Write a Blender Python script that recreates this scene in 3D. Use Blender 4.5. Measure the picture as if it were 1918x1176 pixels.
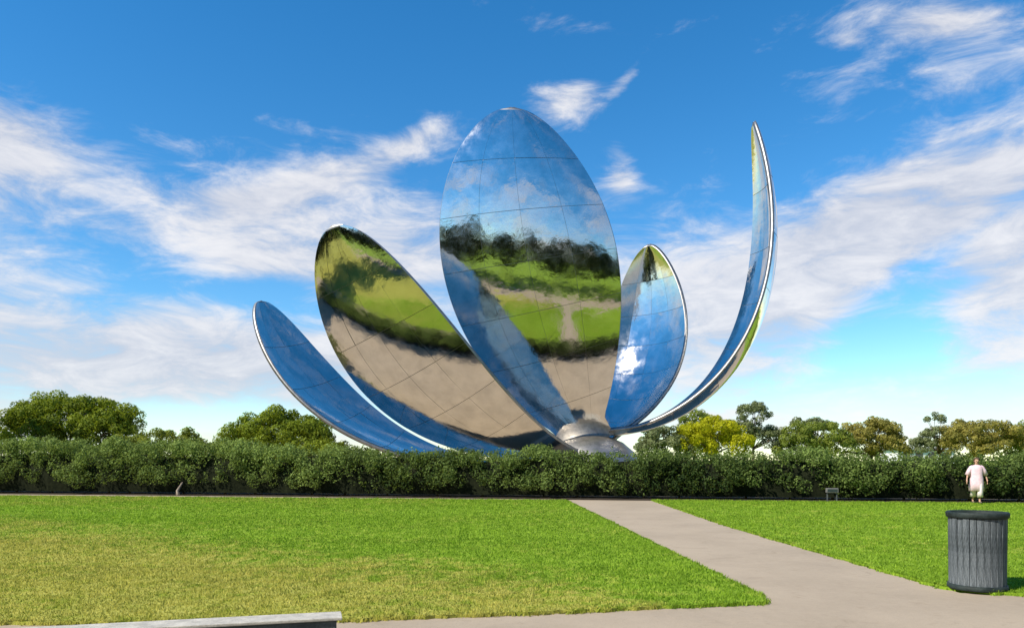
import bpy, bmesh, math, random
import numpy as np
from mathutils import Vector, Matrix

for o in list(bpy.data.objects):
    bpy.data.objects.remove(o)
SC = bpy.context.scene
COL = SC.collection
R = math.radians

# ------------------------------------------------------------------ camera
cd = bpy.data.cameras.new('camera')
cam = bpy.data.objects.new('camera', cd)
COL.objects.link(cam)
cam.location = (0, 0, 1.6)
cam.rotation_euler = (R(90), 0, 0)
cd.shift_y = 0.1429        # level camera, picture cropped from the upper part of the frame
cd.sensor_width = 36
cd.lens = 26.28
cd.clip_start = 0.05
cd.clip_end = 6000
SC.camera = cam

# ------------------------------------------------------------------ light, sky, exposure
SUN_AZ = 240.0      # compass degrees clockwise from +Y (the view axis): sun on the left, a little behind the camera
SUN_EL = 43.0
SC.view_settings.view_transform = 'Standard'
SC.view_settings.look = 'None'
SC.view_settings.gamma = 1
SC.view_settings.exposure = 0.85
SC.cycles.caustics_reflective = False
SC.cycles.caustics_refractive = False
SC.cycles.max_bounces = 8
SC.cycles.glossy_bounces = 5

sd = Vector((math.sin(R(SUN_AZ)) * math.cos(R(SUN_EL)), math.cos(R(SUN_AZ)) * math.cos(R(SUN_EL)), math.sin(R(SUN_EL))))
sl = bpy.data.lights.new('sun', 'SUN')
sl.energy = 4.0
sl.angle = R(0.53)
sl.color = (1.0, 0.91, 0.77)
sun = bpy.data.objects.new('sun', sl)
COL.objects.link(sun)
sun.rotation_euler = sd.to_track_quat('Z', 'Y').to_euler()
sun.location = (-30, -10, 40)

W = bpy.data.worlds.new('World')
SC.world = W
W.use_nodes = True
WN, WL = W.node_tree.nodes, W.node_tree.links
WN.clear()


class G:
    """small helper to write node maths"""
    def __init__(self, tree):
        self.n, self.l = tree.nodes, tree.links

    def put(self, sock, v):
        if hasattr(v, 'links') or isinstance(v, bpy.types.NodeSocket):
            self.l.new(v, sock)
        else:
            sock.default_value = v

    def m(self, op, a, b=0.0, c=0.0, clamp=False):
        n = self.n.new('ShaderNodeMath')
        n.operation = op
        n.use_clamp = clamp
        for i, v in enumerate((a, b, c)):
            if i < len(n.inputs):
                self.put(n.inputs[i], v)
        return n.outputs[0]

    def noise(self, vec, scale, detail=5, rough=0.55, dist=0.0):
        n = self.n.new('ShaderNodeTexNoise')
        n.inputs['Scale'].default_value = scale
        n.inputs['Detail'].default_value = detail
        n.inputs['Roughness'].default_value = rough
        n.inputs['Distortion'].default_value = dist
        if vec is not None:
            self.l.new(vec, n.inputs['Vector'])
        return n.outputs['Fac']

    def mapping(self, vec, loc=(0, 0, 0), rot=(0, 0, 0), scale=(1, 1, 1)):
        n = self.n.new('ShaderNodeMapping')
        n.inputs['Location'].default_value = loc
        n.inputs['Rotation'].default_value = rot
        n.inputs['Scale'].default_value = scale
        self.l.new(vec, n.inputs['Vector'])
        return n.outputs['Vector']

    def smooth(self, v, a, b, to0=0.0, to1=1.0):
        n = self.n.new('ShaderNodeMapRange')
        n.interpolation_type = 'SMOOTHSTEP'
        self.put(n.inputs['Value'], v)
        n.inputs['From Min'].default_value = a
        n.inputs['From Max'].default_value = b
        n.inputs['To Min'].default_value = to0
        n.inputs['To Max'].default_value = to1
        return n.outputs['Result']

    def mix(self, f, a, b, blend='MIX'):
        n = self.n.new('ShaderNodeMix')
        n.data_type = 'RGBA'
        n.blend_type = blend
        self.put(n.inputs[0], f)
        self.put(n.inputs[6], a if not isinstance(a, tuple) else (*a, 1)[:4])
        self.put(n.inputs[7], b if not isinstance(b, tuple) else (*b, 1)[:4])
        return n.outputs[2]


g = G(W.node_tree)
tc = WN.new('ShaderNodeTexCoord')
direction = tc.outputs['Generated']
sky = WN.new('ShaderNodeTexSky')
sky.sky_type = 'NISHITA'
sky.sun_disc = False
sky.sun_elevation = R(SUN_EL)
sky.sun_rotation = R(SUN_AZ)
sky.altitude = 20
sky.air_density = 1.0
sky.dust_density = 0.0
sky.ozone_density = 1.5
hs = WN.new('ShaderNodeHueSaturation')
hs.inputs['Saturation'].default_value = 1.31
hs.inputs['Value'].default_value = 1.27
WL.new(g.mix(1.0, sky.outputs['Color'], (0.88, 0.99, 1.05), 'MULTIPLY'), hs.inputs['Color'])
sep = WN.new('ShaderNodeSeparateXYZ')
WL.new(direction, sep.inputs[0])
X, Y, Z = sep.outputs
U = g.m('MULTIPLY', g.m('ARCTAN2', X, Y), 57.2958)          # azimuth, degrees
V = g.m('MULTIPLY', g.m('ARCSINE', Z), 57.2958)             # elevation, degrees
# cloud field on the sphere of directions
mp = g.mapping(direction, rot=(0, R(17), 0), scale=(1.0, 1.0, 3.0))
n1 = g.noise(mp, 3.4, 8, 0.58, 0.5)
n2 = g.noise(g.mapping(direction, loc=(3.1, 1.7, 0.4), rot=(0, R(14), 0), scale=(1, 1, 2.9)), 10.0, 8, 0.66, 0.5)
cov = g.m('ADD', g.m('MULTIPLY', g.m('SUBTRACT', n1, 0.5), 0.9), g.m('MULTIPLY', g.m('SUBTRACT', n2, 0.5), 0.95))
cov = g.m('ADD', cov, g.smooth(V, 4, 36, 0.16, -0.08))      # cloud banks lie lower in the sky
# the banks and single clouds of the day: azimuth, elevation, half-length, half-height, tilt, amount
CLOUDS = [
    (-34.5, 20.2, 4.6, 2.8, 0, 0.40), (-35.0, 15.5, 5, 2.5, 10, 0.16), (-15.2, 19.6, 11, 1.4, 21, 0.30), (-7.0, 23.2, 3.0, 0.9, 30, 0.22), (-22.5, 18.2, 4, 0.8, 4, 0.16),
    (-10.0, 15.2, 13, 3.2, 8, 0.26), (-20.0, 14.6, 5, 2.4, 30, 0.12), (-28.5, 6.6, 16, 3.6, -3, 0.30), (-16.0, 7.4, 8, 1.8, -2, 0.20),
    (4.6, 25.7, 2.9, 1.3, 4, 0.42), (8.9, 27.0, 2.2, 0.55, 45, 0.34), (8.4, 20.6, 1.2, 1.2, 0, 0.36), (7.9, 22.4, 1.3, 0.7, -20, 0.22),
    (30.0, 26.9, 3.8, 1.0, -10, 0.46), (24.2, 27.2, 1.0, 0.5, 0, 0.28), (27.0, 22.6, 7, 0.7, 8, 0.14),
    (23.4, 16.4, 6.5, 2.4, 26, 0.34), (31.5, 17.0, 6.5, 2.8, 14, 0.40), (34.5, 12.0, 7, 3.6, 10, 0.30), (20.0, 10.2, 9, 2.6, 14, 0.26), (14.0, 12.5, 5, 3.2, 20, 0.16),
    (26.6, 7.9, 4.6, 2.5, 34, -0.50), (29.5, 13.2, 4.8, 0.9, 30, -0.24), (-18.6, 11.6, 10, 1.4, -8, -0.34), (-26.0, 13.2, 5, 2.6, 20, -0.16),
    (-22.0, 3.0, 6, 1.1, 0, -0.30), (14.5, 24.2, 8, 4.5, 0, -0.34), (24.0, 21.2, 7, 2.0, 10, -0.16), (-9.0, 27.6, 12, 3.4, 0, -0.32), (-24.0, 26.2, 10, 4.0, 0, -0.30), (0.0, 21.0, 5, 3, 0, -0.16),
    (2.0, 30.2, 3, 1, 0, 0.2), (-35.5, 29.5, 3, 1.6, 0, 0.18),
]
for (a, e, ru, rv, tilt, amt) in CLOUDS:
    du = g.m('SUBTRACT', U, a)
    dv = g.m('SUBTRACT', V, e)
    c, s = math.cos(R(tilt)), math.sin(R(tilt))
    p = g.m('ADD', g.m('MULTIPLY', du, c / ru), g.m('MULTIPLY', dv, s / ru))
    q = g.m('ADD', g.m('MULTIPLY', du, -s / rv), g.m('MULTIPLY', dv, c / rv))
    d2 = g.m('ADD', g.m('MULTIPLY', p, p), g.m('MULTIPLY', q, q))
    cov = g.m('ADD', cov, g.m('MULTIPLY', g.m('EXPONENT', g.m('MULTIPLY', d2, -0.9)), amt))
dens = g.smooth(cov, -0.07, 0.44)
dens = g.m('MULTIPLY', dens, 0.92)
dens = g.m('MULTIPLY', dens, g.smooth(Z, -0.01, 0.03))
shade = g.smooth(g.m('ADD', g.m('MULTIPLY', n2, 0.8), g.m('MULTIPLY', n1, 0.5)), 0.5, 0.86)
ccol = g.mix(shade, (4.3, 4.55, 5.25), (6.7, 6.6, 6.7))
col = g.mix(dens, hs.outputs['Color'], ccol)
bg = WN.new('ShaderNodeBackground')
bg.inputs['Strength'].default_value = 0.077
WL.new(col, bg.inputs['Color'])
wo = WN.new('ShaderNodeOutputWorld')
WL.new(bg.outputs[0], wo.inputs['Surface'])


# ------------------------------------------------------------------ helpers
def tag(o, label=None, cat=None, group=None, kind=None):
    if label: o['label'] = label
    if cat: o['category'] = cat
    if group: o['group'] = group
    if kind: o['kind'] = kind
    return o


def empty(name, loc=(0, 0, 0), rz=0.0):
    o = bpy.data.objects.new(name, None)
    o.empty_display_size = 0.3
    COL.objects.link(o)
    o.location = loc
    o.rotation_euler = (0, 0, rz)
    return o


def link(name, me, mat=None, parent=None, smooth=False):
    o = bpy.data.objects.new(name, me)
    COL.objects.link(o)
    if mat is not None and not me.materials:
        me.materials.append(mat)
    if parent is not None:
        o.parent = parent
    if smooth:
        me.polygons.foreach_set('use_smooth', [True] * len(me.polygons))
    return o


def from_bm(name, bm, mat=None, parent=None, smooth=False):
    me = bpy.data.meshes.new(name)
    bmesh.ops.recalc_face_normals(bm, faces=bm.faces)
    bm.to_mesh(me)
    bm.free()
    return link(name, me, mat, parent, smooth)


def mesh_np(name, verts, faces, k, tint=None):
    """verts (n,3), faces (m,k) numpy -> mesh, fast"""
    me = bpy.data.meshes.new(name)
    n, m = len(verts), len(faces)
    me.vertices.add(n)
    me.vertices.foreach_set('co', np.asarray(verts, np.float32).ravel())
    me.loops.add(m * k)
    me.loops.foreach_set('vertex_index', np.asarray(faces, np.int32).ravel())
    me.polygons.add(m)
    me.polygons.foreach_set('loop_start', np.arange(0, m * k, k, dtype=np.int32))
    if tint is not None:
        at = me.attributes.new('tint', 'FLOAT', 'POINT')
        at.data.foreach_set('value', np.asarray(tint, np.float32))
    me.update(calc_edges=True)
    return me


def material(name):
    m = bpy.data.materials.new(name)
    m.use_nodes = True
    m.node_tree.nodes.clear()
    gg = G(m.node_tree)
    out = gg.n.new('ShaderNodeOutputMaterial')
    b = gg.n.new('ShaderNodeBsdfPrincipled')
    gg.l.new(b.outputs[0], out.inputs['Surface'])
    gg.b, gg.out, gg.mat = b, out, m
    tcn = gg.n.new('ShaderNodeTexCoord')
    gg.obj = tcn.outputs['Object']
    gm = gg.n.new('ShaderNodeNewGeometry')
    gg.pos = gm.outputs['Position']
    return gg


def bump(gg, height, strength=0.3, dist=0.02):
    n = gg.n.new('ShaderNodeBump')
    n.inputs['Strength'].default_value = strength
    n.inputs['Distance'].default_value = dist
    gg.l.new(height, n.inputs['Height'])
    gg.l.new(n.outputs[0], gg.b.inputs['Normal'])


def leaf_material(name, dark, light, trans=0.35, rough=0.55):
    q = material(name)
    at = q.n.new('ShaderNodeAttribute')
    at.attribute_name = 'tint'
    c = q.mix(at.outputs['Fac'], dark, light)
    q.put(q.b.inputs['Base Color'], c)
    q.b.inputs['Roughness'].default_value = rough
    q.b.inputs['Specular IOR Level'].default_value = 0.12
    t = q.n.new('ShaderNodeBsdfTranslucent')
    q.put(t.inputs['Color'], q.mix(0.5, c, (light[0] * 1.25, light[1] * 1.2, light[2] * 0.6)))
    ms = q.n.new('ShaderNodeMixShader')
    ms.inputs[0].default_value = trans
    q.l.new(q.b.outputs[0], ms.inputs[1])
    q.l.new(t.outputs[0], ms.inputs[2])
    q.l.new(ms.outputs[0], q.out.inputs['Surface'])
    return q.mat


# ------------------------------------------------------------------ materials
def M_paving(name, base, dark):
    q = material(name)
    a = q.noise(q.pos, 0.55, 5, 0.6)
    b = q.noise(q.pos, 9.0, 5, 0.65)
    c = q.noise(q.pos, 95.0, 3, 0.7)
    col = q.mix(q.smooth(a, 0.35, 0.68), base, dark)
    col = q.mix(q.smooth(b, 0.3, 0.75, 0, 0.4), col, (base[0] * 1.1, base[1] * 1.08, base[2] * 1.05))
    col = q.mix(q.smooth(c, 0.5, 0.72, 0, 0.5), col, (dark[0] * 0.62, dark[1] * 0.62, dark[2] * 0.62))
    st = q.noise(q.pos, 2.3, 4, 0.7, 1.2)
    col = q.mix(q.smooth(st, 0.56, 0.74, 0, 0.5), col, (dark[0] * 0.75, dark[1] * 0.72, dark[2] * 0.68))
    q.put(q.b.inputs['Base Color'], col)
    q.b.inputs['Roughness'].default_value = 0.9
    q.b.inputs['Specular IOR Level'].default_value = 0.2
    bump(q, c, 0.5, 0.006)
    return q.mat


def M_turf(name, blades):
    """lawn colour by place: fresh green with a straw-coloured dry band"""
    q = material(name)
    sx = q.n.new('ShaderNodeSeparateXYZ')
    q.l.new(q.pos, sx.inputs[0])
    # the dry patch: worn ground between the near footpath and the middle of the left lawn
    edge = q.m('ADD', 9.6, q.m('MULTIPLY', q.m('SUBTRACT', 1.3, sx.outputs[0]), 0.72))
    worn = q.smooth(q.m('SUBTRACT', edge, sx.outputs[1]), -2.5, 4.0)
    worn = q.m('MULTIPLY', worn, q.smooth(sx.outputs[0], 0.3, 3.0, 1.0, 0.0))
    worn = q.m('MULTIPLY', worn, q.smooth(sx.outputs[1], -3.0, 0.0))
    far = q.m('MULTIPLY', q.smooth(sx.outputs[1], 22.0, 31.0), q.smooth(sx.outputs[0], -12.0, 2.0, 1.0, 0.0))
    worn = q.m('ADD', q.m('MULTIPLY', worn, 0.80), q.m('MULTIPLY', far, 0.30))
    nz = q.noise(q.pos, 0.35, 4, 0.6, 0.4)
    nf = q.smooth(q.noise(q.pos, 3.6, 6, 0.75), 0.28, 0.72)
    dry = q.m('ADD', worn, q.m('MULTIPLY', q.m('SUBTRACT', nz, 0.5), 1.3))
    dry = q.m('ADD', dry, q.m('MULTIPLY', q.m('SUBTRACT', nf, 0.5), 0.8))
    dry = q.smooth(dry, 0.06, 0.82)
    green = q.mix(nf, (0.155, 0.280, 0.016), (0.275, 0.430, 0.036))
    straw = q.mix(nf, (0.300, 0.325, 0.045), (0.470, 0.460, 0.110))
    c = q.mix(dry, green, straw)
    if blades:
        at = q.n.new('ShaderNodeAttribute')
        at.attribute_name = 'tint'
        c = q.mix(q.smooth(at.outputs['Fac'], 0.0, 1.0), q.mix(1.0, c, (0.62, 0.66, 0.6), 'MULTIPLY'), q.mix(1.0, c, (1.5, 1.4, 1.5), 'MULTIPLY'))
        q.put(q.b.inputs['Base Color'], c)
        q.b.inputs['Roughness'].default_value = 0.6
        q.b.inputs['Specular IOR Level'].default_value = 0.2
        t = q.n.new('ShaderNodeBsdfTranslucent')
        q.put(t.inputs['Color'], c)
        ms = q.n.new('ShaderNodeMixShader')
        ms.inputs[0].default_value = 0.48
        q.l.new(q.b.outputs[0], ms.inputs[1])
        q.l.new(t.outputs[0], ms.inputs[2])
        q.l.new(ms.outputs[0], q.out.inputs['Surface'])
    else:
        q.put(q.b.inputs['Base Color'], q.mix(1.0, c, (0.85, 0.85, 0.8), 'MULTIPLY'))
        q.b.inputs['Roughness'].default_value = 0.95
        q.b.inputs['Specular IOR Level'].default_value = 0.1
        bump(q, nf, 0.6, 0.03)
    return q.mat


def M_plain(name, c0, c1, scale=6.0, rough=0.8, metal=0.0, bmp=0.2, spec=0.3, stretch=(1, 1, 1)):
    q = material(name)
    v = q.mapping(q.obj, scale=stretch)
    a = q.noise(v, scale, 6, 0.65)
    b = q.noise(v, scale * 8, 4, 0.7)
    c = q.mix(q.smooth(q.m('ADD', q.m('MULTIPLY', a, 0.7), q.m('MULTIPLY', b, 0.3)), 0.35, 0.65), c0, c1)
    q.put(q.b.inputs['Base Color'], c)
    q.b.inputs['Roughness'].default_value = rough
    q.b.inputs['Metallic'].default_value = metal
    q.b.inputs['Specular IOR Level'].default_value = spec
    if bmp:
        bump(q, b, bmp, 0.01)
    return q.mat


def M_mirror(name):
    q = material(name)
    a = q.noise(q.pos, 0.42, 3, 0.55)
    b = q.noise(q.pos, 2.2, 3, 0.6)
    d = q.noise(q.pos, 1.3, 5, 0.65)
    c = q.mix(q.smooth(d, 0.3, 0.7), (0.64, 0.615, 0.575), (0.74, 0.715, 0.675))
    q.put(q.b.inputs['Base Color'], c)
    q.b.inputs['Metallic'].default_value = 1.0
    q.put(q.b.inputs['Roughness'], q.smooth(d, 0.35, 0.7, 0.07, 0.15))
    h = q.m('ADD', a, q.m('MULTIPLY', b, 0.22))
    bump(q, h, 0.20, 0.16)
    return q.mat


MAT = dict(
    path=M_paving('beige_paving', (0.375, 0.312, 0.235), (0.315, 0.262, 0.197)),
    plaza=M_paving('sand_paving', (0.40, 0.335, 0.25), (0.32, 0.27, 0.205)),
    lawn=M_turf('turf', False),
    blades=M_turf('grass_blades', True),
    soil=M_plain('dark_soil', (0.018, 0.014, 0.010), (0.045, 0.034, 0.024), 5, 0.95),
    mirror=M_mirror('polished_steel'),
    steel=M_plain('brushed_steel', (0.26, 0.255, 0.245), (0.40, 0.39, 0.375), 3, 0.48, 1.0, 0.1),
    bark=M_plain('bark', (0.075, 0.055, 0.038), (0.17, 0.13, 0.095), 4, 0.95, 0, 0.7, 0.1, (1, 1, 0.25)),
    palebark=M_plain('pale_bark', (0.20, 0.165, 0.13), (0.33, 0.28, 0.23), 4, 0.95, 0, 0.6, 0.1, (1, 1, 0.25)),
    concrete=M_plain('concrete', (0.33, 0.32, 0.285), (0.52, 0.50, 0.44), 9, 0.9, 0, 0.5),
    darkstone=M_plain('dark_stone', (0.045, 0.055, 0.058), (0.085, 0.10, 0.105), 7, 0.85, 0, 0.4),
    whitewall=M_plain('white_render', (0.62, 0.63, 0.64), (0.72, 0.72, 0.72), 1.5, 0.85),
    roofgrey=M_plain('grey_roof', (0.30, 0.32, 0.35), (0.40, 0.42, 0.45), 2, 0.7),
    glass=M_plain('window_glass', (0.02, 0.03, 0.04), (0.035, 0.045, 0.06), 2, 0.06, 0, 0, 0.6),
)


# ------------------------------------------------------------------ ground, paths, lawns
def sheet(name, pts, z, mat, thick=0.0, kind='structure'):
    bm = bmesh.new()
    vs = [bm.verts.new((x, y, z)) for x, y in pts]
    f = bm.faces.new(vs)
    if thick:
        r = bmesh.ops.extrude_face_region(bm, geom=[f])
        bmesh.ops.translate(bm, vec=(0, 0, -thick), verts=[v for v in r['geom'] if isinstance(v, bmesh.types.BMVert)])
    o = from_bm(name, bm, mat)
    tag(o, kind=kind)
    return o


def circle(cx, cy, r, n=64):
    return [(cx + r * math.cos(2 * math.pi * i / n), cy + r * math.sin(2 * math.pi * i / n)) for i in range(n)]


def hedge_y(x):           # front foot of the hedge
    return 31.0 - 0.181 * x


sheet('ground', circle(0, 0, 3000, 96), 0.0, MAT['lawn'])
# one paved sheet: near footpath, path to the hedge, strip along the hedge
sheet('footpath', [(-60, -3.5), (60, -3.5), (60, 9.0), (5.40, 9.0), (5.52, 30.1), (-60, 42.0), (-60, 7.1)], 0.006, MAT['path'])
sheet('plaza', [(-48, 41.5), (-3, 33.3), (44, 24.8), (56, 60), (40, 78), (-20, 82), (-52, 70)], 0.010, MAT['plaza'])
LAWN_L = [(-60, 6.0), (-4.95, 7.23), (-1.68, 7.38), (0.23, 7.72), (2.81, 8.28), (2.90, 8.55), (2.13, 29.5), (-20, 32.9), (-60, 38.9)]
LAWN_R = [(5.33, 9.25), (5.62, 8.9), (6.4, 8.6), (60, 7.2), (60, 20.2), (19.5, 27.3), (5.54, 29.8), (5.20, 18)]
LAWN_B = [(-70, -3.4), (-70, -75), (70, -75), (70, -3.4)]


def ragged(poly, seed, step=0.10, amp=0.018):
    rs = np.random.default_rng(seed)
    out = []
    for (x0, y0), (x1, y1) in zip(poly, poly[1:] + poly[:1]):
        L = math.hypot(x1 - x0, y1 - y0)
        n = max(1, min(320, int(L / step)))
        for k in range(n):
            f = k / n
            d = float(rs.normal(0, amp)) if k else 0.0
            out.append((x0 + (x1 - x0) * f - (y1 - y0) / L * d, y0 + (y1 - y0) * f + (x1 - x0) / L * d))
    return out


LAWN_L, LAWN_R = ragged(LAWN_L, 1), ragged(LAWN_R, 2)
sheet('lawn', LAWN_L, 0.042, MAT['lawn'], 0.040)
sheet('lawn', LAWN_R, 0.042, MAT['lawn'], 0.040)
sheet('lawn', LAWN_B, 0.042, MAT['lawn'], 0.040)
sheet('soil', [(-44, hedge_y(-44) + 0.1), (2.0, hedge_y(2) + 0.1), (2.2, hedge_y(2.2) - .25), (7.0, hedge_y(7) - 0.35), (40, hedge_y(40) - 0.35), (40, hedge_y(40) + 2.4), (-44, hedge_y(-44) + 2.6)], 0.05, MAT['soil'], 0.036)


def inside(px, py, poly):
    n = len(poly)
    r = np.zeros(len(px), bool)
    j = n - 1
    for i in range(n):
        xi, yi = poly[i]
        xj, yj = poly[j]
        c = ((yi > py) != (yj > py)) & (px < (xj - xi) * (py - yi) / (yj - yi + 1e-12) + xi)
        r ^= c
        j = i
    return r


def grass(poly, dens0, seed):
    rs = np.random.default_rng(seed)
    P = []
    for (y0, y1, k) in ((6, 11, 1.0), (11, 15, 0.62), (15, 21, 0.36), (21, 35, 0.2)):
        w = 0.72 * y1 + 1.5
        n = int(dens0 * k * 2 * w * (y1 - y0))
        x = rs.uniform(-w, w, n)
        y = rs.uniform(y0, y1, n)
        ok = inside(x, y, poly) & (np.abs(x) < 0.74 * y + 1.2)
        P.append(np.c_[x[ok], y[ok]])
    E = []
    for (x0, y0), (x1, y1) in zip(poly, poly[1:] + poly[:1]):
        L = math.hypot(x1 - x0, y1 - y0)
        if min(y0, y1) < 0 or max(abs(x0), abs(x1)) > 30: continue
        m = int(L * 260 / (0.6 + 0.08 * min(y0, y1))) + 1
        f = rs.random(m)
        d = rs.normal(0.0, 0.022, m) + 0.018 * np.sin(f * L * 9 + x0 * 3)
        E.append(np.c_[x0 + (x1 - x0) * f + (y1 - y0) / L * d, y0 + (y1 - y0) * f - (x1 - x0) / L * d])
    p = np.concatenate(P + E)
    # tufts: pull blades towards clump centres
    n = len(p)
    dist = p[:, 1]
    clump = np.sin(p[:, 0] * 7.3 + 2.1 * np.sin(p[:, 1] * 3.1)) * np.sin(p[:, 1] * 6.1 + 1.7 * np.sin(p[:, 0] * 2.3))
    b_out = ~inside(p[:, 0], p[:, 1], poly)
    h = (0.019 + 0.020 * rs.random(n) ** 1.6 + 0.010 * clump) * (1 + 0.010 * dist)
    h = np.clip(h, 0.010, 0.09) + np.where(b_out, 0.022, 0.0)
    wd = (0.0032 + 0.0035 * rs.random(n)) * (0.55 + 0.11 * dist)
    an = rs.uniform(0, 2 * math.pi, n)
    ln = rs.uniform(0.1, 0.95, n) * h
    la = rs.uniform(0, 2 * math.pi, n)
    b = np.c_[p, np.where(inside(p[:, 0], p[:, 1], poly), 0.040, 0.008)]
    dx = np.c_[np.cos(an) * wd, np.sin(an) * wd, np.zeros(n)]
    v0, v1 = b - dx, b + dx
    v2 = b + np.c_[np.cos(la) * ln, np.sin(la) * ln, h]
    V = np.stack([v0, v1, v2], 1).reshape(-1, 3)
    F = np.arange(3 * n).reshape(-1, 3)
    cl2 = np.sin(p[:, 0] * 3.1 + 1.5 * np.sin(p[:, 1] * 1.3 + 1)) * np.sin(p[:, 1] * 2.3 + 1.9 * np.sin(p[:, 0] * 1.1))
    t = np.clip(rs.normal(0.50, 0.28, n) + 0.14 * clump + 0.10 * cl2, 0, 1)
    return mesh_np('grass', V, F, 3, np.repeat(t, 3))


GR = link('grass', grass(LAWN_L, 1700, 1), MAT['blades'])
tag(GR, 'short sunlit lawn with a straw coloured dry band left of the path', 'grass', kind='stuff')
GR2 = link('grass', grass(LAWN_R, 1500, 2), MAT['blades'])
tag(GR2, 'fresh green mown lawn right of the path behind the bin', 'grass', kind='stuff')


# ------------------------------------------------------------------ foliage
def leaf_cloud(P, N, size, rs, flat=0.5, tint0=0.5, tintv=0.25, tint_add=None):
    """rhombic leaves at points P, roughly facing N"""
    n = len(P)
    nn = N * flat + rs.normal(0, 1, (n, 3)) * (1 - flat) * 0.8
    nn /= np.linalg.norm(nn, axis=1, keepdims=True) + 1e-9
    t = rs.normal(0, 1, (n, 3))
    t -= nn * (t * nn).sum(1, keepdims=True)
    t /= np.linalg.norm(t, axis=1, keepdims=True) + 1e-9
    b = np.cross(nn, t)
    L = size * rs.uniform(0.6, 1.35, (n, 1))
    w = L * rs.uniform(0.42, 0.62, (n, 1))
    fold = nn * L * 0.14
    V = np.stack([P - t * L, P + b * w + fold, P + t * L, P - b * w + fold], 1).reshape(-1, 3)
    F = np.arange(4 * n).reshape(-1, 4)
    tv = rs.normal(tint0, tintv, n)
    if tint_add is not None:
        tv = tv + tint_add
    return V, F, np.repeat(np.clip(tv, 0, 1), 4)


def sphere_pts(n, rs):
    v = rs.normal(0, 1, (n, 3))
    return v / np.linalg.norm(v, axis=1, keepdims=True)


def tube(bm, pts, rad, seg=7):
    rings = []
    for i, p in enumerate(pts):
        a = Vector(pts[max(i - 1, 0)])
        b = Vector(pts[min(i + 1, len(pts) - 1)])
        q = (b - a).normalized().to_track_quat('Z', 'Y')
        rings.append([bm.verts.new(Vector(p) + q @ Vector((math.cos(2 * math.pi * k / seg) * rad[i], math.sin(2 * math.pi * k / seg) * rad[i], 0))) for k in range(seg)])
    for r0, r1 in zip(rings, rings[1:]):
        for k in range(seg):
            bm.faces.new((r0[k], r0[(k + 1) % seg], r1[(k + 1) % seg], r1[k]))
    bm.faces.new(rings[0][::-1])
    bm.faces.new(rings[-1])


def tree(name, label, cat, loc, height, lobes, clump, nclump, leaf, nleaf, mat, bark, seed, group=None, trunk_r=0.22, flat=0.68):
    """lobes: (x, y, z, rx, ry, rz) ellipsoids relative to the foot; clumps of leaves sit on and in them"""
    rs = np.random.default_rng(seed)
    root = empty(name, loc)
    tag(root, label, cat, group)
    vol = np.array([l[3] * l[4] + l[5] * l[3] for l in lobes])
    vol = vol / vol.sum()
    C, RR, TT = [], [], []
    for l, f in zip(lobes, vol):
        k = max(3, int(round(nclump * f)))
        d = sphere_pts(k, rs)
        d[:, 2] = np.where(d[:, 2] < -0.45, -d[:, 2], d[:, 2])
        rad = rs.uniform(0.55, 1.0, (k, 1)) ** 0.6
        C.append(np.array(l[:3]) + d * rad * np.array(l[3:]))
        RR.append(clump * rs.uniform(0.55, 1.3, k))
        TT.append(rs.normal(0, 0.16, k))
    C, RR, TT = np.concatenate(C), np.concatenate(RR), np.concatenate(TT)
    per = rs.poisson(nleaf * (RR / clump) ** 2)
    idx = np.repeat(np.arange(len(C)), per)
    d = sphere_pts(len(idx), rs)
    r = RR[idx][:, None] * rs.uniform(0.45, 1.06, (len(idx), 1)) ** 0.5
    P = C[idx] + d * r * np.array([1, 1, 0.8])
    V, F, t = leaf_cloud(P, d, leaf, rs, flat, 0.52, 0.16, TT[idx])
    link('crown', mesh_np('crown', V, F, 4, t), mat, root)
    # trunk and limbs
    bm = bmesh.new()
    zc = np.mean([l[2] for l in lobes])
    zt = max(0.35 * height, 0.55 * zc)
    x1, y1 = rs.normal(0, 0.12, 2) * height * 0.1
    tube(bm, [(0, 0, -0.1), (x1 * .3, y1 * .3, zt * .35), (x1, y1, zt)], [trunk_r * 1.25, trunk_r * 0.9, trunk_r * 0.65], 9)
    pick = rs.choice(len(C), min(16, len(C)), replace=False)
    for i in pick:
        c = C[i]
        m = (np.array([x1, y1, zt]) * 0.5 + c * 0.5) + rs.normal(0, 0.08, 3) * height * 0.3
        m[2] = max(m[2], zt * .8)
        tube(bm, [(x1, y1, zt * 0.92), tuple(m), tuple(c)], [trunk_r * 0.42, trunk_r * 0.26, trunk_r * 0.08], 5)
    for l in lobes:
        e = Vector(l[:3])
        a = Vector((x1, y1, zt * 0.9))
        m = a.lerp(e, 0.5) + Vector((0.12 * height * rs.normal(0, .3), 0, 0))
        tube(bm, [a, m, e, e + Vector((0, 0, l[5] * 0.6))], [trunk_r * 0.5, trunk_r * 0.36, trunk_r * 0.22, trunk_r * 0.06], 6)
    from_bm('trunk', bm, bark, root, True)
    return root


MAT.update(
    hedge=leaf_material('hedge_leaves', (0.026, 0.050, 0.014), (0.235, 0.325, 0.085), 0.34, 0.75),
    round=leaf_material('round_tree_leaves', (0.055, 0.095, 0.010), (0.270, 0.340, 0.030), 0.38),
    lime=leaf_material('lime_leaves', (0.28, 0.30, 0.008), (0.50, 0.50, 0.02), 0.45),
    olive=leaf_material('olive_leaves', (0.085, 0.110, 0.045), (0.25, 0.29, 0.13), 0.35),
    mid=leaf_material('mid_leaves', (0.080, 0.125, 0.020), (0.27, 0.32, 0.055), 0.38),
    rust=leaf_material('rusty_leaves', (0.13, 0.130, 0.026), (0.36, 0.32, 0.075), 0.38),
    far=leaf_material('dark_leaves', (0.014, 0.028, 0.008), (0.060, 0.085, 0.020), 0.22),
)


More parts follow.
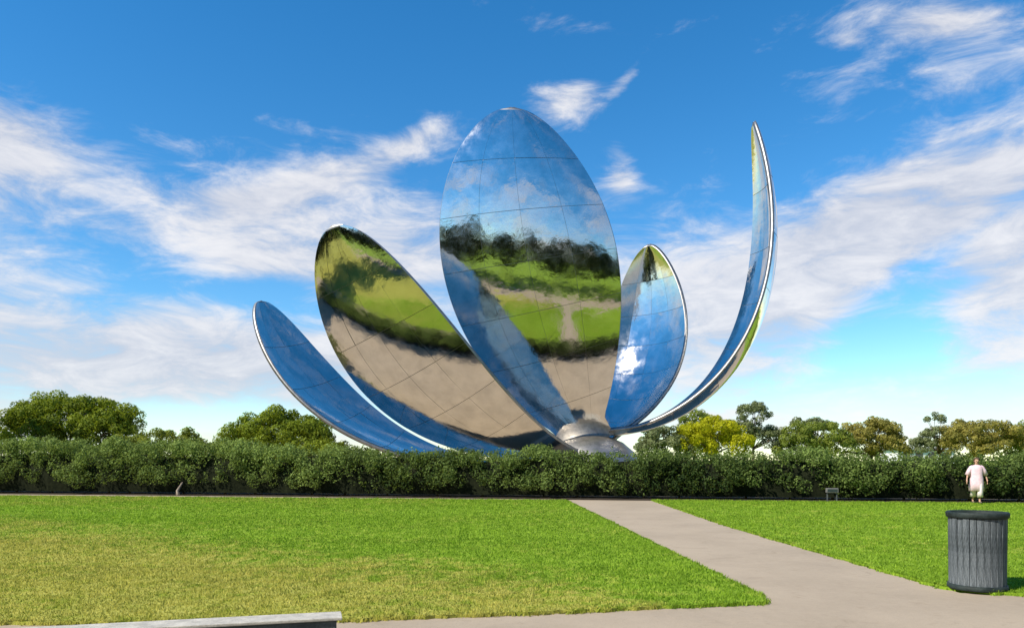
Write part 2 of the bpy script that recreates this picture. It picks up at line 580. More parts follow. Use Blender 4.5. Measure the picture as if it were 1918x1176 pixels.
def hedge():
    rs = np.random.default_rng(7)
    root = empty('hedge', (0, 31.0, 0))
    tag(root, 'long dark green loosely clipped hedge across the far edge of the lawns', 'hedge')
    C, RR, TT = [], [], []
    x = -40.0
    # a thick body of overlapping rounded clumps, denser towards the front and the top
    n = 3300
    X = rs.uniform(-40, 34, n)
    u = rs.random(n)
    prof = 1.93 - 0.0105 * X + 0.16 * np.sin(X * 0.9 + 0.7) * np.sin(X * 0.37) + 0.12 * np.sin(X * 2.3)
    prof = prof + 0.34 / (1 + np.exp((X + 10) / 2.0))
    face = rs.random(n)
    d = np.where(face < 0.50, rs.uniform(0.12, 0.42, n), np.where(face < 0.80, rs.uniform(0.3, 2.3, n), rs.uniform(1.9, 2.3, n)))
    z = np.where((face >= 0.50) & (face < 0.80), prof - rs.uniform(0.15, 0.40, n), rs.uniform(0.28, 1, n) * (prof - 0.2))
    lump = np.sin(X * 1.9 + 1.3 * np.sin(z * 2.2 + X * 0.4)) * np.sin(z * 3.4 + 2.0 * np.sin(X * 0.83))
    d = d + 0.30 * (z / 2.1) ** 2 * (face < 0.5) - 0.36 * lump * (face < .5) + 0.22 * (z < 0.55) * (face < .5)
    z = z + 0.22 * lump * ((face >= 0.5) & (face < 0.8))
    r = rs.uniform(0.15, 0.38, n)
    yy = -0.181 * X + d
    C = np.c_[X, yy, z]
    TT = rs.normal(0, 0.16, n) + np.where(X < -8, 0.10, 0) + np.where(X > 8, -0.07, 0) + 0.16 * lump + 0.20 * (z - 1.2) - 0.06 * (X > 4)  # painted light: tint paler on tops and bulges, darker below; also paler left, darker right
    # hollows where the shrubs do not quite meet
    hol = np.sin(X * 1.35 + 2.2 * np.sin(X * 0.31)) + 0.6 * np.sin(X * 3.7 + z * 2.4)
    r = np.where((face < 0.5) & (hol > 0.95) & (z < 1.5), r * 0.35, r)
    sp = np.sin(X * 0.53 + 1.1) + 0.7 * np.sin(X * 0.21 + 4)      # shrubs of lighter and darker kind along the row
    TT = TT + 0.14 * sp
    per = rs.poisson(66 * (r / 0.27) ** 2)
    idx = np.repeat(np.arange(n), per)
    dd = sphere_pts(len(idx), rs)
    P = C[idx] + dd * (r[idx][:, None] * rs.uniform(0.5, 1.1, (len(idx), 1)) ** 0.5)
    P[:, 2] = np.maximum(P[:, 2], 0.12)
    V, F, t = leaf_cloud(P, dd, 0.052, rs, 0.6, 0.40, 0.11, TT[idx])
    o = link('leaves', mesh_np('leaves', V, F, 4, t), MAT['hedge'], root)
    tag(o, kind='stuff')
    # sprigs that break the outline of the top
    n = 900
    X = rs.uniform(-40, 34, n)
    prof = 1.90 - 0.0105 * X + np.where(X < -12, .2, 0)
    b = np.c_[X, -0.181 * X + rs.uniform(0.5, 2.0, n), prof - 0.1]
    k = 9
    tt = np.tile(np.linspace(0, 1, k), n)
    idx = np.repeat(np.arange(n), k)
    H = rs.uniform(0.08, 0.28, n)[idx] * (0.5 + rs.random(n)[idx])
    P = b[idx] + np.c_[rs.normal(0, 0.05, len(idx)), rs.normal(0, 0.05, len(idx)), tt * H]
    V, F, t = leaf_cloud(P, sphere_pts(len(idx), rs), 0.055, rs, 0.2, 0.55, 0.2)
    o = link('sprigs', mesh_np('sprigs', V, F, 4, t), MAT['hedge'], root)
    tag(o, kind='stuff')
    # woody stems under the leaves, each leaning its own way
    for i in range(34):
        sx = -38 + i * 2.05 + rs.uniform(-0.6, 0.6)
        y0 = -0.181 * sx
        bm = bmesh.new()
        tube(bm, [(sx, y0 + 0.9, -0.02), (sx + rs.uniform(-.15, .15), y0 + 0.85, 0.5), (sx + rs.uniform(-.4, .4), y0 + 0.9 + rs.uniform(-.3, .3), 1.2)], [0.07, 0.055, 0.03], 6)
        from_bm('stem', bm, MAT['bark'], root, True)
    # the one bare stem that stands in front of the leaves
    bm = bmesh.new()
    sx = -15.1
    tube(bm, [(sx, -0.181 * sx + 0.1, -0.02), (sx - 0.05, -0.181 * sx + 0.12, 0.22), (sx + 0.06, -0.181 * sx + 0.4, 0.6)], [0.11, 0.07, 0.04], 7)
    s = from_bm('stem', bm, MAT['palebark'], root, True)
    s['label'] = 'pale bare stem at the foot of the hedge'
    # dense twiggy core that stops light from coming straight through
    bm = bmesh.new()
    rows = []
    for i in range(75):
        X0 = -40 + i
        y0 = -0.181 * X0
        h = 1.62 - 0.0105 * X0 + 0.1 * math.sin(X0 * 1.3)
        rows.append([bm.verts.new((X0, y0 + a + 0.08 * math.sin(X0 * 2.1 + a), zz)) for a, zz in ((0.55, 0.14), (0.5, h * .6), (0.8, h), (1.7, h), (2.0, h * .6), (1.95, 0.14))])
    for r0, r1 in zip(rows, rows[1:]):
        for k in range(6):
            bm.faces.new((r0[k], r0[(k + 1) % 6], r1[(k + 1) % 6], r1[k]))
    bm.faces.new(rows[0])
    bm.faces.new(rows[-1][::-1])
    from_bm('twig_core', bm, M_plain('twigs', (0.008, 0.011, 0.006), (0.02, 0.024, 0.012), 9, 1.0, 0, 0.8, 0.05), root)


hedge()

# rounded trees on the left, behind the hedge
tree('round_tree', 'broad domed dark green tree behind the hedge at the left edge', 'tree', (-35.4, 60.0, 0), 7.0,
     [(0, 0, 3.6, 6.6, 4.0, 3.1), (-3.4, -1, 3.0, 3.2, 3, 2.6), (3.2, -.8, 2.9, 3.4, 3, 2.3), (-0.6, -.5, 4.9, 3.2, 3, 1.7)],
     0.66, 290, 0.095, 260, MAT['round'], MAT['bark'], 11, 'domed trees behind the hedge', 0.3)
tree('round_tree', 'smaller domed tree behind the hedge beside the sculpture’s left blade', 'tree', (-18.9, 60.0, 0), 5.8,
     [(0, 0, 3.0, 4.6, 3.2, 2.6), (-2.0, -.6, 2.6, 2.6, 2.2, 2.1), (2.4, -.6, 2.7, 2.2, 2, 1.9)],
     0.6, 200, 0.095, 230, MAT['round'], MAT['bark'], 12, 'domed trees behind the hedge', 0.24)
tree('shrub', 'low loose green shrub between the two domed trees', 'shrub', (-20.6, 45.0, 0), 3.7,
     [(0, 0, 2.2, 2.2, 1.6, 1.45), (-1.9, 0, 2.0, 1.6, 1.3, 1.3), (2.2, 0, 1.7, 1.9, 1.5, 1.1)],
     0.36, 110, 0.075, 150, MAT['mid'], MAT['bark'], 13, 'shrubs rising over the hedge', 0.1)
tree('shrub', 'low rounded shrub between the smaller domed tree and the sculpture', 'shrub', (-11.2, 45.0, 0), 2.9,
     [(0, 0, 1.7, 1.9, 1.3, 1.15), (-1.7, 0, 1.6, 1.4, 1.2, 1.1), (1.7, 0, 1.4, 1.4, 1.2, 0.9)],
     0.34, 90, 0.07, 140, MAT['round'], MAT['bark'], 14, 'shrubs rising over the hedge', 0.1)

# trees far behind on the right
def fat(px_x, y, h, wid, squash=0.36, skew=0):
    return [(skew, 0, h * 0.62, wid * 0.5, wid * 0.42, h * squash), (-wid * 0.22, -0.5, h * 0.46, wid * 0.34, wid * 0.34, h * 0.30), (wid * 0.24, -0.5, h * 0.44, wid * 0.34, wid * 0.34, h * 0.28)]


tree('background_tree', 'low dull green tree just right of the sculpture foot', 'tree', (18.6, 92, 0), 6.2, fat(0, 0, 6.2, 6.0), 0.6, 80, 0.14, 150, MAT['olive'], MAT['bark'], 21, 'trees behind the right of the hedge', 0.16)
tree('background_tree', 'bright yellow green bushy tree behind the hedge', 'tree', (24.6, 92, 0), 7.4, fat(0, 0, 7.2, 8.6), 0.7, 120, 0.14, 150, MAT['lime'], MAT['bark'], 22, 'trees behind the right of the hedge', 0.2)
tree('background_tree', 'dark green crown peeping over the yellow green tree', 'tree', (24.4, 100, 0), 8.8, fat(0, 0, 8.9, 5.0), 0.6, 70, 0.14, 130, MAT['mid'], MAT['bark'], 23, 'trees behind the right of the hedge', 0.2)
tree('background_tree', 'tallest grey green tree of the right hand row', 'tree', (31.6, 98, 0), 9.6,
     [(0, 0, 7.6, 2.2, 2.0, 1.7), (-0.8, 0, 5.2, 2.0, 1.8, 1.7), (1.2, 0, 4.2, 2.6, 2, 1.9), (2.6, 0, 5.0, 1.7, 1.4, 1.0)],
     0.6, 100, 0.13, 130, MAT['olive'], MAT['bark'], 24, 'trees behind the right of the hedge', 0.22)
tree('background_tree', 'wide low green tree right of the tall grey green one', 'tree', (38.8, 96, 0), 6.8, fat(0, 0, 6.6, 9.0), 0.65, 115, 0.14, 150, MAT['mid'], MAT['bark'], 25, 'trees behind the right of the hedge', 0.2)
tree('background_tree', 'rust tinged tree at the right end of the middle tree row', 'tree', (47.2, 98, 0), 7.4, fat(0, 0, 7.0, 8.6, 0.38), 0.65, 120, 0.14, 150, MAT['rust'], MAT['bark'], 26, 'trees behind the right of the hedge', 0.2)
tree('background_tree', 'thin dark tree with tufts above the middle tree row', 'tree', (42.0, 104, 0), 8.0,
     [(0, 0, 6.7, 1.3, 1.2, .8), (-2.4, 0, 6.9, .9, .8, .6), (1.5, 0, 6.1, 1.5, 1.2, .8)], 0.45, 45, 0.12, 100, MAT['olive'], MAT['bark'], 27, 'trees behind the right of the hedge', 0.16)
tree('background_tree', 'olive green tree behind the standing person', 'tree', (61.0, 97, 0), 7.4,
     fat(0, 0, 7.2, 10.5, 0.34), 0.7, 150, 0.14, 140, MAT['rust'], MAT['bark'], 28, 'trees behind the right of the hedge', 0.24)
tree('background_tree', 'dark tree with a lone tuft left of the olive green tree', 'tree', (56.6, 99, 0), 7.6,
     [(0, 0, 4.2, 2.6, 2, 2.0), (-0.6, 0, 7.0, 1.2, 1, .7), (-2.2, 0, 3.2, 2, 1.6, 1.2)], 0.5, 70, 0.12, 130, MAT['olive'], MAT['bark'], 29, 'trees behind the right of the hedge', 0.18)
tree('background_tree', 'dark green tree at the far right edge', 'tree', (69.5, 98, 0), 7.4, fat(0, 0, 7.0, 9.0), 0.7, 120, 0.14, 140, MAT['mid'], MAT['bark'], 30, 'trees behind the right of the hedge', 0.24)

# a far belt of low trees that closes the horizon
rs_ = np.random.default_rng(77)
nb = 700
bx_ = rs_.uniform(-150, 190, nb)
px_ = 959 + 1400 * bx_ / 150.0
keep = ~((px_ > 300) & (px_ < 420))
bx_ = bx_[keep]
hz_ = rs_.uniform(0.25, 1, len(bx_)) * (3.4 + 0.9 * np.sin(bx_ * 0.21) + 0.7 * np.sin(bx_ * 0.53 + 1))
Cb = np.c_[bx_, 150 + rs_.uniform(-4, 4, len(bx_)), hz_]
ib = np.repeat(np.arange(len(bx_)), 70)
db = sphere_pts(len(ib), rs_)
Vb, Fb, tb_ = leaf_cloud(Cb[ib] + db * rs_.uniform(0.4, 1.5, (len(ib), 1)), db, 0.24, rs_, 0.6, 0.4, 0.2)
tag(link('distant_wood', mesh_np('distant_wood', Vb, Fb, 4, tb_), MAT['mid']), 'low belt of far green trees along the horizon', 'trees', kind='stuff')

# trees behind the camera: the photograph shows them mirrored in the steel
rb = random.Random(5)
spots = [(-54 + k * 9.0, -30 if k % 2 else -17) for k in range(13)] + [(-50, -28 + 10 * k) for k in range(8)] + [(62, -30 + 11 * k) for k in range(6)]
for i, (x, y) in enumerate(spots):
    x += rb.uniform(-2, 2)
    y += rb.uniform(-5, 6)
    h = rb.uniform(17, 25)
    w = rb.uniform(13, 17)
    side = 'behind the lawn' if i < 13 else ('along the left side of the park' if i < 21 else 'along the right side of the park')
    tree('park_tree', 'dark tree %s mirrored in the polished steel' % side, 'tree', (x, y, 0), h,
         fat(0, 0, h, w, 0.38), 1.6, 90, 0.45, 85, MAT['far'], MAT['bark'], 60 + i, 'trees %s, mirrored in the polished steel' % side, 0.35)


# ------------------------------------------------------------------ pale pavilion far behind the trees
def box(bm, x0, x1, y0, y1, z0, z1, bev=0.0):
    r = bmesh.ops.create_cube(bm, size=1.0)
    vs = r['verts']
    for v in vs:
        v.co = Vector(((x0 + x1) / 2 + v.co.x * (x1 - x0), (y0 + y1) / 2 + v.co.y * (y1 - y0), (z0 + z1) / 2 + v.co.z * (z1 - z0)))
    if bev:
        es = list({e for v in vs for e in v.link_edges})
        bmesh.ops.bevel(bm, geom=es, offset=bev, segments=2, affect='EDGES', profile=0.6)


pv = empty('pavilion', (69.5, 128, 0))
tag(pv, 'pale low building glimpsed between the trees at the right', 'building')
bm = bmesh.new(); box(bm, -5, 4.5, -3, 3, 0, 3.4); from_bm('wall', bm, MAT['whitewall'], pv)
bm = bmesh.new(); box(bm, -5.5, 5.0, -3.5, 3.5, 3.403, 3.8, 0.03); from_bm('roof', bm, MAT['roofgrey'], pv)
for k in range(4):
    bm = bmesh.new(); box(bm, -4.2 + k * 2.2, -3.0 + k * 2.2, -3.05, -2.97, 1.6, 2.9); from_bm('window', bm, MAT['glass'], pv)


# ------------------------------------------------------------------ the polished steel sculpture (a plain stand-in: five simple leaf blades on a round foot)
HUB = Vector((4.9, 46.0, 0.0))
sculpt = empty('steel_sculpture', HUB)
tag(sculpt, 'huge mirror polished steel sculpture of curved leaf blades rising behind the hedge', 'sculpture')


def blade(az, ctrl, width, cup, peak=0.55, power=0.62, roll=0.0, roll0=0.0, base=0.34, thick=0.20, side_shift=0.0, rows=7, cols=4, seed=0):
    """az: direction the blade leans (degrees, from +X anticlockwise); ctrl: Bezier in (radius, height)"""
    rs = np.random.default_rng(100 + seed)
    rad = np.array([math.cos(R(az)), math.sin(R(az)), 0])
    side0 = np.array([-math.sin(R(az)), math.cos(R(az)), 0])
    up = np.array([0, 0, 1.0])
    ex = math.log(0.5) / math.log(peak)
    K = np.array(ctrl, float)

    def surf(s, q):
        m = 1 - s
        c2 = m * m * m * K[0] + 3 * m * m * s * K[1] + 3 * m * s * s * K[2] + s * s * s * K[3]
        t2 = m * m * (K[1] - K[0]) + 2 * m * s * (K[2] - K[1]) + s * s * (K[3] - K[2])
        t2 = t2 / np.linalg.norm(t2)
        c = rad * c2[0] + up * c2[1] + side0 * side_shift * s ** 2
        nout = rad * t2[1] - up * t2[0]              # outward and down: the convex side
        a = R(roll0 + roll * s)
        side = side0 * math.cos(a) + nout * math.sin(a)
        no = nout * math.cos(a) - side0 * math.sin(a)
        w = width * (max(0.0, math.sin(math.pi * min(s ** ex, 1.0))) ** power)
        w = max(w, width * base * (1 - s) ** 0.5, 0.03)
        return c + side * w * q - no * cup * w * q * q

    def normal(s, q):
        e = 1e-3
        a = surf(min(s + e, 1), q) - surf(max(s - e, 0), q)
        b = surf(s, min(q + e, 1)) - surf(s, max(q - e, -1))
        n = np.cross(b, a)
        return n / (np.linalg.norm(n) + 1e-12)
    ns, nt = 56, 20
    S = 1 - (1 - np.linspace(0, 1, ns)) ** 1.35
    V = [surf(a, -1 + 2 * k / (nt - 1)) for a in S for k in range(nt)]
    F = [(i * nt + k, i * nt + k + 1, (i + 1) * nt + k + 1, (i + 1) * nt + k) for i in range(ns - 1) for k in range(nt - 1)]
    core = link('blade', mesh_np('blade', np.array(V), np.array(F), 4), MAT['steel'], sculpt, True)
    md = core.modifiers.new('thickness', 'SOLIDIFY')
    md.thickness = thick
    md.offset = 0
    # polished plates on both faces, each set a hair out of true
    SB = np.linspace(0, 1, rows + 1) ** 0.9
    for face in (1, -1):
        for i in range(rows):
            for k in range(cols):
                s0, s1 = SB[i] + 0.0006, min(SB[i + 1] - 0.0006, 0.994)
                q0, q1 = -0.995 + 1.99 * k / cols + 0.0014, -0.995 + 1.99 * (k + 1) / cols - 0.0014
                ta, tb = rs.normal(0, 0.007, 2)
                n1, n2 = 10, 7
                PV = []
                for a in range(n1):
                    for b in range(n2):
                        x, y = a / (n1 - 1), b / (n2 - 1)
                        ss = s0 + (s1 - s0) * (1 - (1 - x) ** (1.35 if i == rows - 1 else 1))
                        p = surf(ss, q0 + (q1 - q0) * y)
                        n = normal(min(ss, 0.985), (q0 + (q1 - q0) * y) * 0.98) * face
                        PV.append(p + n * (thick / 2 + 0.022 + ta * (x - .5) + tb * (y - .5) * 0.8 + 0.006 * (1 - (2 * x - 1) ** 2) * (1 - (2 * y - 1) ** 2)))
                PF = [(a * n2 + b, a * n2 + b + 1, (a + 1) * n2 + b + 1, (a + 1) * n2 + b) for a in range(n1 - 1) for b in range(n2 - 1)]
                link('plate', mesh_np('plate', np.array(PV), np.array(PF), 4), MAT['mirror'], core, True)
    return core


BLADES = [
    # az, control points (radius, height), half width, cup
    dict(az=232, ctrl=[(0.4, 2.6), (4.8, 7.0), (7.2, 13.5), (6.4, 21.2)], width=4.9, cup=0.12, peak=0.60, power=0.5, roll0=-27, roll=-8, side_shift=-1.2),
    dict(az=211, ctrl=[(0.8, 1.8), (8.2, 1.6), (14.0, 6.0), (16.2, 13.4)], width=4.2, cup=0.10, peak=0.56, power=0.5, roll0=-8, roll=-24),
    dict(az=180, ctrl=[(1.2, 1.0), (10.5, 0.2), (17.0, 3.4), (20.4, 11.4)], width=3.2, cup=0.12, peak=0.6, power=0.52, roll=28),
    dict(az=47, ctrl=[(0.8, 2.6), (5.6, 4.6), (8.0, 10.0), (6.4, 16.2)], width=3.3, cup=0.26, peak=0.55, power=0.55),
    dict(az=-4, ctrl=[(1.0, 3.2), (9.2, 3.6), (13.0, 12.0), (9.8, 22.1)], width=2.7, cup=0.30, peak=0.55),
]
for n_, b in enumerate(BLADES):
    blade(seed=n_, **b)
bm = bmesh.new()
prof = [(3.2, 0.3), (3.1, 1.2), (2.6, 2.1), (1.9, 2.7), (1.1, 3.05), (0.5, 3.18), (0, 3.2)]
rings = []
for r_, z_ in prof[:-1]:
    rings.append([bm.verts.new((r_ * math.cos(2 * math.pi * k / 48), r_ * math.sin(2 * math.pi * k / 48), z_)) for k in range(48)])
for a, b in zip(rings, rings[1:]):
    for k in range(48):
        bm.faces.new((a[k], a[(k + 1) % 48], b[(k + 1) % 48], b[k]))
tip = bm.verts.new((0, 0, 3.2))
for k in range(48):
    bm.faces.new((rings[-1][k], rings[-1][(k + 1) % 48], tip))
bm.faces.new(rings[0][::-1])
from_bm('foot', bm, MAT['steel'], sculpt, True)
bm = bmesh.new()
bmesh.ops.create_cone(bm, cap_ends=True, segments=64, radius1=4.2, radius2=4.0, depth=0.30, matrix=Matrix.Translation((0, 0, 0.15 + 0.012)))
from_bm('plinth', bm, MAT['concrete'], sculpt)


# ------------------------------------------------------------------ litter bin
def litter_bin(loc):
    root = empty('litter_bin', loc, R(9))
    tag(root, 'weathered grey slatted litter bin with dark rim on the lawn corner', 'bin')
    slat_a = M_plain('grey_slats', (0.035, 0.045, 0.050), (0.175, 0.20, 0.22), 5, 0.8, 0, 0.6, 0.2, (3, 3, 0.5))
    rim = M_plain('green_black_rim', (0.008, 0.014, 0.013), (0.026, 0.038, 0.036), 6, 0.65, 0, 0.4, 0.25)
    dark = M_plain('liner_metal', (0.010, 0.012, 0.012), (0.03, 0.034, 0.035), 6, 0.6, 0, 0.3)
    n = 26
    Rr = 0.296
    w = 2 * math.pi * Rr / n * 0.965
    meshes = []
    rr = random.Random(3)
    for v in range(5):
        bm = bmesh.new()
        bow = rr.uniform(-0.004, 0.004)
        h0, h1 = 0.055 + rr.uniform(-.006, .006), 0.865
        box(bm, -0.010, 0.010, -w / 2, w / 2, h0, h1, 0.004)
        for vv in bm.verts:
            k = (vv.co.z - 0.46) / 0.41
            vv.co.x += 0.002 * k + bow * (1 - k * k)
        me = bpy.data.meshes.new('slat')
        bm.to_mesh(me); bm.free()
        me.materials.append(slat_a)
        meshes.append(me)
    for i in range(n):
        a = 2 * math.pi * i / n
        o = bpy.data.objects.new('slat', meshes[i % 5])
        COL.objects.link(o)
        o.parent = root
        o.location = (Rr * math.cos(a), Rr * math.sin(a), 0)
        o.rotation_euler = (0, R(rr.uniform(-0.5, 0.5)), a + R(rr.uniform(-2, 2)))

    def ring(name, prof, mat, seg=48, closed=True):
        bm = bmesh.new()
        rs_ = [[bm.verts.new((r_ * math.cos(2 * math.pi * k / seg), r_ * math.sin(2 * math.pi * k / seg), z_)) for k in range(seg)] for r_, z_ in prof]
        m = len(rs_)
        for j in range(m if closed else m - 1):
            A, B = rs_[j], rs_[(j + 1) % m]
            for k in range(seg):
                bm.faces.new((A[k], A[(k + 1) % seg], B[(k + 1) % seg], B[k]))
        if not closed:
            bm.faces.new(rs_[0][::-1])
        return from_bm(name, bm, mat, root, True)
    ring('liner', [(0.275, 0.08), (0.283, 0.90), (0.276, 0.902), (0.268, 0.10)], dark, closed=False)
    ring('rim', [(0.268, 0.872), (0.325, 0.868), (0.336, 0.880), (0.340, 0.922), (0.330, 0.940), (0.292, 0.937), (0.285, 0.905)], rim)
    ring('base_ring', [(0.268, 0.0), (0.322, 0.0), (0.328, 0.012), (0.320, 0.062), (0.270, 0.062)], rim)
    for k in range(3):
        a = R(40 + 120 * k)
        bm = bmesh.new()
        box(bm, -0.015, 0.015, -0.03, 0.03, 0.86, 0.985, 0.004)
    return root


litter_bin((5.70, 9.16, 0.035))


# ------------------------------------------------------------------ concrete bench in the foreground
bench = empty('concrete_bench', (-2.17, 5.30, 0.006), R(15))
tag(bench, 'dark low bench with pale stone seat slab cut off by the lower edge', 'bench')
bm = bmesh.new(); box(bm, -1.25, 0.94, -0.09, 0.15, 0.428, 0.45, 0.006)
rr = random.Random(9)
from_bm('seat_slab', bm, MAT['concrete'], bench)
bm = bmesh.new(); box(bm, -1.18, 0.90, -0.075, 0.13, 0.0, 0.426, 0.008)
from_bm('bench_body', bm, MAT['darkstone'], bench)

# ------------------------------------------------------------------ small grey box at the foot of the hedge
gb = empty('ground_box', (12.25, 28.62, 0.045), R(-10))
tag(gb, 'small grey box on two legs at the foot of the hedge left of the person', 'box')
gmat = M_plain('grey_housing', (0.11, 0.11, 0.11), (0.17, 0.17, 0.165), 6, 0.6)
bm = bmesh.new(); box(bm, -0.22, 0.22, -0.09, 0.09, 0.32, 0.50, 0.02); from_bm('housing', bm, gmat, gb)
bm = bmesh.new(); box(bm, -0.18, 0.18, -0.097, -0.088, 0.355, 0.465); from_bm('lens', bm, MAT['glass'], gb)
for sx in (-0.17, 0.17):
    bm = bmesh.new(); box(bm, sx - 0.02, sx + 0.02, -0.03, 0.03, -0.04, 0.322); from_bm('bracket', bm, MAT['darkstone'], gb)


# ------------------------------------------------------------------ person
def skinned(name, verts, edges, radii, root_i, mat, parent, sub=2):
    me = bpy.data.meshes.new(name)
    me.from_pydata(verts, edges, [])
    o = bpy.data.objects.new(name, me)
    COL.objects.link(o)
    sk = o.modifiers.new('skin', 'SKIN')
    sk.use_smooth_shade = True
    for i, r_ in enumerate(radii):
        r2 = r_ if isinstance(r_, tuple) else (r_, r_)
        me.skin_vertices[0].data[i].radius = r2
        me.skin_vertices[0].data[i].use_root = (i == root_i)
    if sub:
        ss = o.modifiers.new('sub', 'SUBSURF')
        ss.levels = ss.render_levels = sub
    me.materials.append(mat)
    o.parent = parent
    return o


def person(loc, rz):
    root = empty('person', loc, rz)
    tag(root, 'person in a loose pale pink and white outfit walking beside the hedge', 'person')
    skin_m = M_plain('skin', (0.46, 0.27, 0.19), (0.52, 0.32, 0.23), 8, 0.55, 0, 0.05)
    cloth = M_plain('pale_cloth', (0.62, 0.43, 0.50), (0.76, 0.58, 0.64), 7, 0.85, 0, 0.3)
    white = M_plain('white_cloth', (0.68, 0.60, 0.58), (0.80, 0.72, 0.70), 9, 0.85, 0, 0.3)
    hair_m = M_plain('hair', (0.055, 0.034, 0.018), (0.12, 0.075, 0.038), 30, 0.5, 0, 0.4)
    shoe = M_plain('shoe', (0.09, 0.075, 0.06), (0.16, 0.13, 0.10), 9, 0.7)
    # faces -Y; x to its left
    V, E, Rd = [], [], []

    def add(p, r_, par=None):
        V.append(p); Rd.append(r_)
        if par is not None: E.append((par, len(V) - 1))
        return len(V) - 1
    pel = add((0, 0, 0.90), (0.135, 0.10))
    wst = add((0, 0.0, 1.04), (0.115, 0.085), pel)
    che = add((0, -0.005, 1.22), (0.135, 0.095), wst)
    sho = add((0, 0.01, 1.34), (0.10, 0.075), che)
    nck = add((0, 0.0, 1.41), 0.048, sho)
    hd0 = add((0, -0.012, 1.47), (0.062, 0.075), nck)
    hd1 = add((0, -0.018, 1.54), (0.076, 0.092), hd0)
    hd2 = add((0, -0.008, 1.61), (0.070, 0.085), hd1)
    hd3 = add((0, -0.004, 1.65), (0.035, 0.04), hd2)
    for s, sw in ((1, 1), (-1, -1)):
        h_ = add((0.085 * s, 0, 0.84), 0.085, pel)
        k_ = add((0.085 * s, -0.04 - 0.07 * sw, 0.47), 0.055, h_)
        cf = add((0.085 * s, 0.02 - 0.08 * sw, 0.30), 0.052, k_)
        an_ = add((0.085 * s, 0.05 - 0.12 * sw, 0.085), 0.034, cf)
        hl = add((0.085 * s, 0.03 - 0.12 * sw, 0.045), 0.034, an_)
        add((0.095 * s, -0.10 - 0.12 * sw, 0.028), 0.026, hl)
        a0 = add((0.155 * s, 0.01, 1.32), 0.05, sho)
        el = add((0.285 * s, 0.03 + 0.04 * sw, 1.08), 0.037, a0)
        wr = add((0.335 * s, -0.05 + 0.08 * sw, 0.87), 0.024, el)
        pm = add((0.345 * s, -0.065 + 0.09 * sw, 0.805), (0.020, 0.030), wr)
        for j, (dy, ln) in enumerate(((-0.028, 0.070), (-0.010, 0.080), (0.009, 0.074), (0.026, 0.058))):
            f1 = add((0.350 * s, -0.068 + 0.09 * sw + dy, 0.765), 0.0085, pm)
            add((0.342 * s, -0.074 + 0.09 * sw + dy * 1.05, 0.765 - ln), 0.0075, f1)
        t1 = add((0.338 * s, -0.105 + 0.09 * sw, 0.805), 0.010, pm)
        add((0.332 * s, -0.120 + 0.09 * sw, 0.765), 0.008, t1)
    body = skinned('body', V, E, Rd, 0, skin_m, root, 2)
    # face details
    for s in (1, -1):
        bm = bmesh.new()
        bmesh.ops.create_uvsphere(bm, u_segments=8, v_segments=6, radius=0.011, matrix=Matrix.Translation((0.03 * s, -0.102, 1.545)))
        from_bm('eye', bm, shoe, root, True)
        bm = bmesh.new()
        bmesh.ops.create_uvsphere(bm, u_segments=8, v_segments=6, radius=0.024, matrix=Matrix.Translation((0.078 * s, 0.0, 1.535)) @ Matrix.Diagonal((0.35, 0.7, 1.2, 1)))
        from_bm('ear', bm, skin_m, root, True)
    bm = bmesh.new()
    bmesh.ops.create_cone(bm, cap_ends=True, segments=8, radius1=0.018, radius2=0.006, depth=0.05, matrix=Matrix.Translation((0, -0.112, 1.52)) @ Matrix.Rotation(R(18), 4, 'X'))
    from_bm('nose', bm, skin_m, root, True)
    bm = bmesh.new()
    bmesh.ops.create_uvsphere(bm, u_segments=8, v_segments=6, radius=0.02, matrix=Matrix.Translation((0, -0.098, 1.485)) @ Matrix.Diagonal((1.1, 0.4, 0.3, 1)))
    from_bm('mouth', bm, M_plain('lips', (0.36, 0.14, 0.12), (0.42, 0.18, 0.15), 9, 0.5), root, True)
    # hair: cap and shoulder-length fall at the back
    bm = bmesh.new()
    bmesh.ops.create_uvsphere(bm, u_segments=24, v_segments=16, radius=1.0)
    rr = random.Random(2)
    for v in bm.verts:
        x, y, z = v.co
        low = z < 0.1
        rx, ry = 0.104, 0.122
        nz = 1.575 + z * 0.098
        if y > -0.15 and low:
            nz -= (0.1 - z) * 0.15 * min(1, (y + 0.15) * 1.6)
        if y <= -0.15 and z < 0.35:
            y *= 0.55
            nz = max(nz, 1.57)
        v.co = (x * rx + rr.uniform(-.003, .003), y * ry + 0.012, nz)
    from_bm('hair', bm, hair_m, root, True)

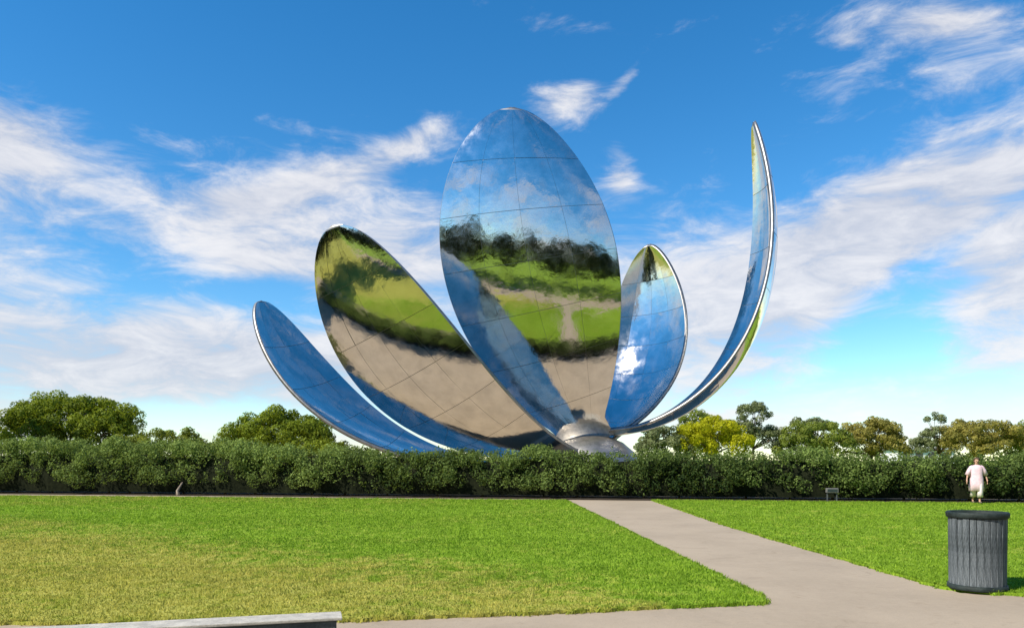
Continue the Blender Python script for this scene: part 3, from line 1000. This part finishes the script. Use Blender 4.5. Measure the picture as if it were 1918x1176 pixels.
    # loose tunic over wide cropped trousers
    def garment(name, rings, mat, wob, seg=36, ph=0.0):
        bm = bmesh.new()
        RG = []
        for j, (z, rx, ry, cx, cy) in enumerate(rings):
            amp = wob * j / (len(rings) - 1)
            RG.append([bm.verts.new((cx + rx * math.cos(a) * (1 + amp * math.sin(7 * a + ph)), cy + ry * math.sin(a) * (1 + amp * math.sin(5 * a + 1 + ph)), z)) for a in [2 * math.pi * k / seg for k in range(seg)]])
        for A, B in zip(RG, RG[1:]):
            for k in range(seg):
                bm.faces.new((A[k], A[(k + 1) % seg], B[(k + 1) % seg], B[k]))
        o = from_bm(name, bm, mat, root, True)
        md = o.modifiers.new('t', 'SOLIDIFY'); md.thickness = 0.006
        return o
    garment('tunic', [(1.395, 0.075, 0.072, 0, 0.005), (1.36, 0.17, 0.10, 0, 0.005), (1.31, 0.20, 0.118, 0, 0.0), (1.20, 0.20, 0.13, 0, -0.005), (1.05, 0.195, 0.13, 0, 0), (0.90, 0.212, 0.15, 0, 0), (0.70, 0.228, 0.165, 0, 0), (0.44, 0.242, 0.18, 0, 0.0)], cloth, 0.07)
    for s, sw in ((1, 1), (-1, -1)):
        garment('trouser_leg', [(0.88, 0.10, 0.11, 0.085 * s, 0), (0.62, 0.098, 0.105, 0.088 * s, -0.02 - 0.05 * sw), (0.40, 0.092, 0.098, 0.09 * s, -0.01 - 0.085 * sw), (0.22, 0.096, 0.10, 0.09 * s, 0.02 - 0.10 * sw)], white, 0.08, 24, s)
        # sleeves
        bm = bmesh.new()
        tube(bm, [(0.12 * s, 0.01, 1.335), (0.17 * s, 0.012, 1.30), (0.235 * s, 0.02 + 0.02 * sw, 1.19), (0.300 * s, 0.025 + 0.045 * sw, 1.02)], [0.06, 0.07, 0.074, 0.086], 14)
        from_bm('sleeve', bm, cloth, root, True)
        bm = bmesh.new()
        bmesh.ops.create_uvsphere(bm, u_segments=14, v_segments=8, radius=1.0, matrix=Matrix.Translation((0.09 * s, -0.035 - 0.12 * sw, 0.03)) @ Matrix.Diagonal((0.045, 0.115, 0.04, 1)))
        for v in bm.verts: v.co.z = max(v.co.z, 0.0)
        from_bm('shoe', bm, shoe, root, True)
    return root


person((17.0, 27.35, 0.045), R(-20))
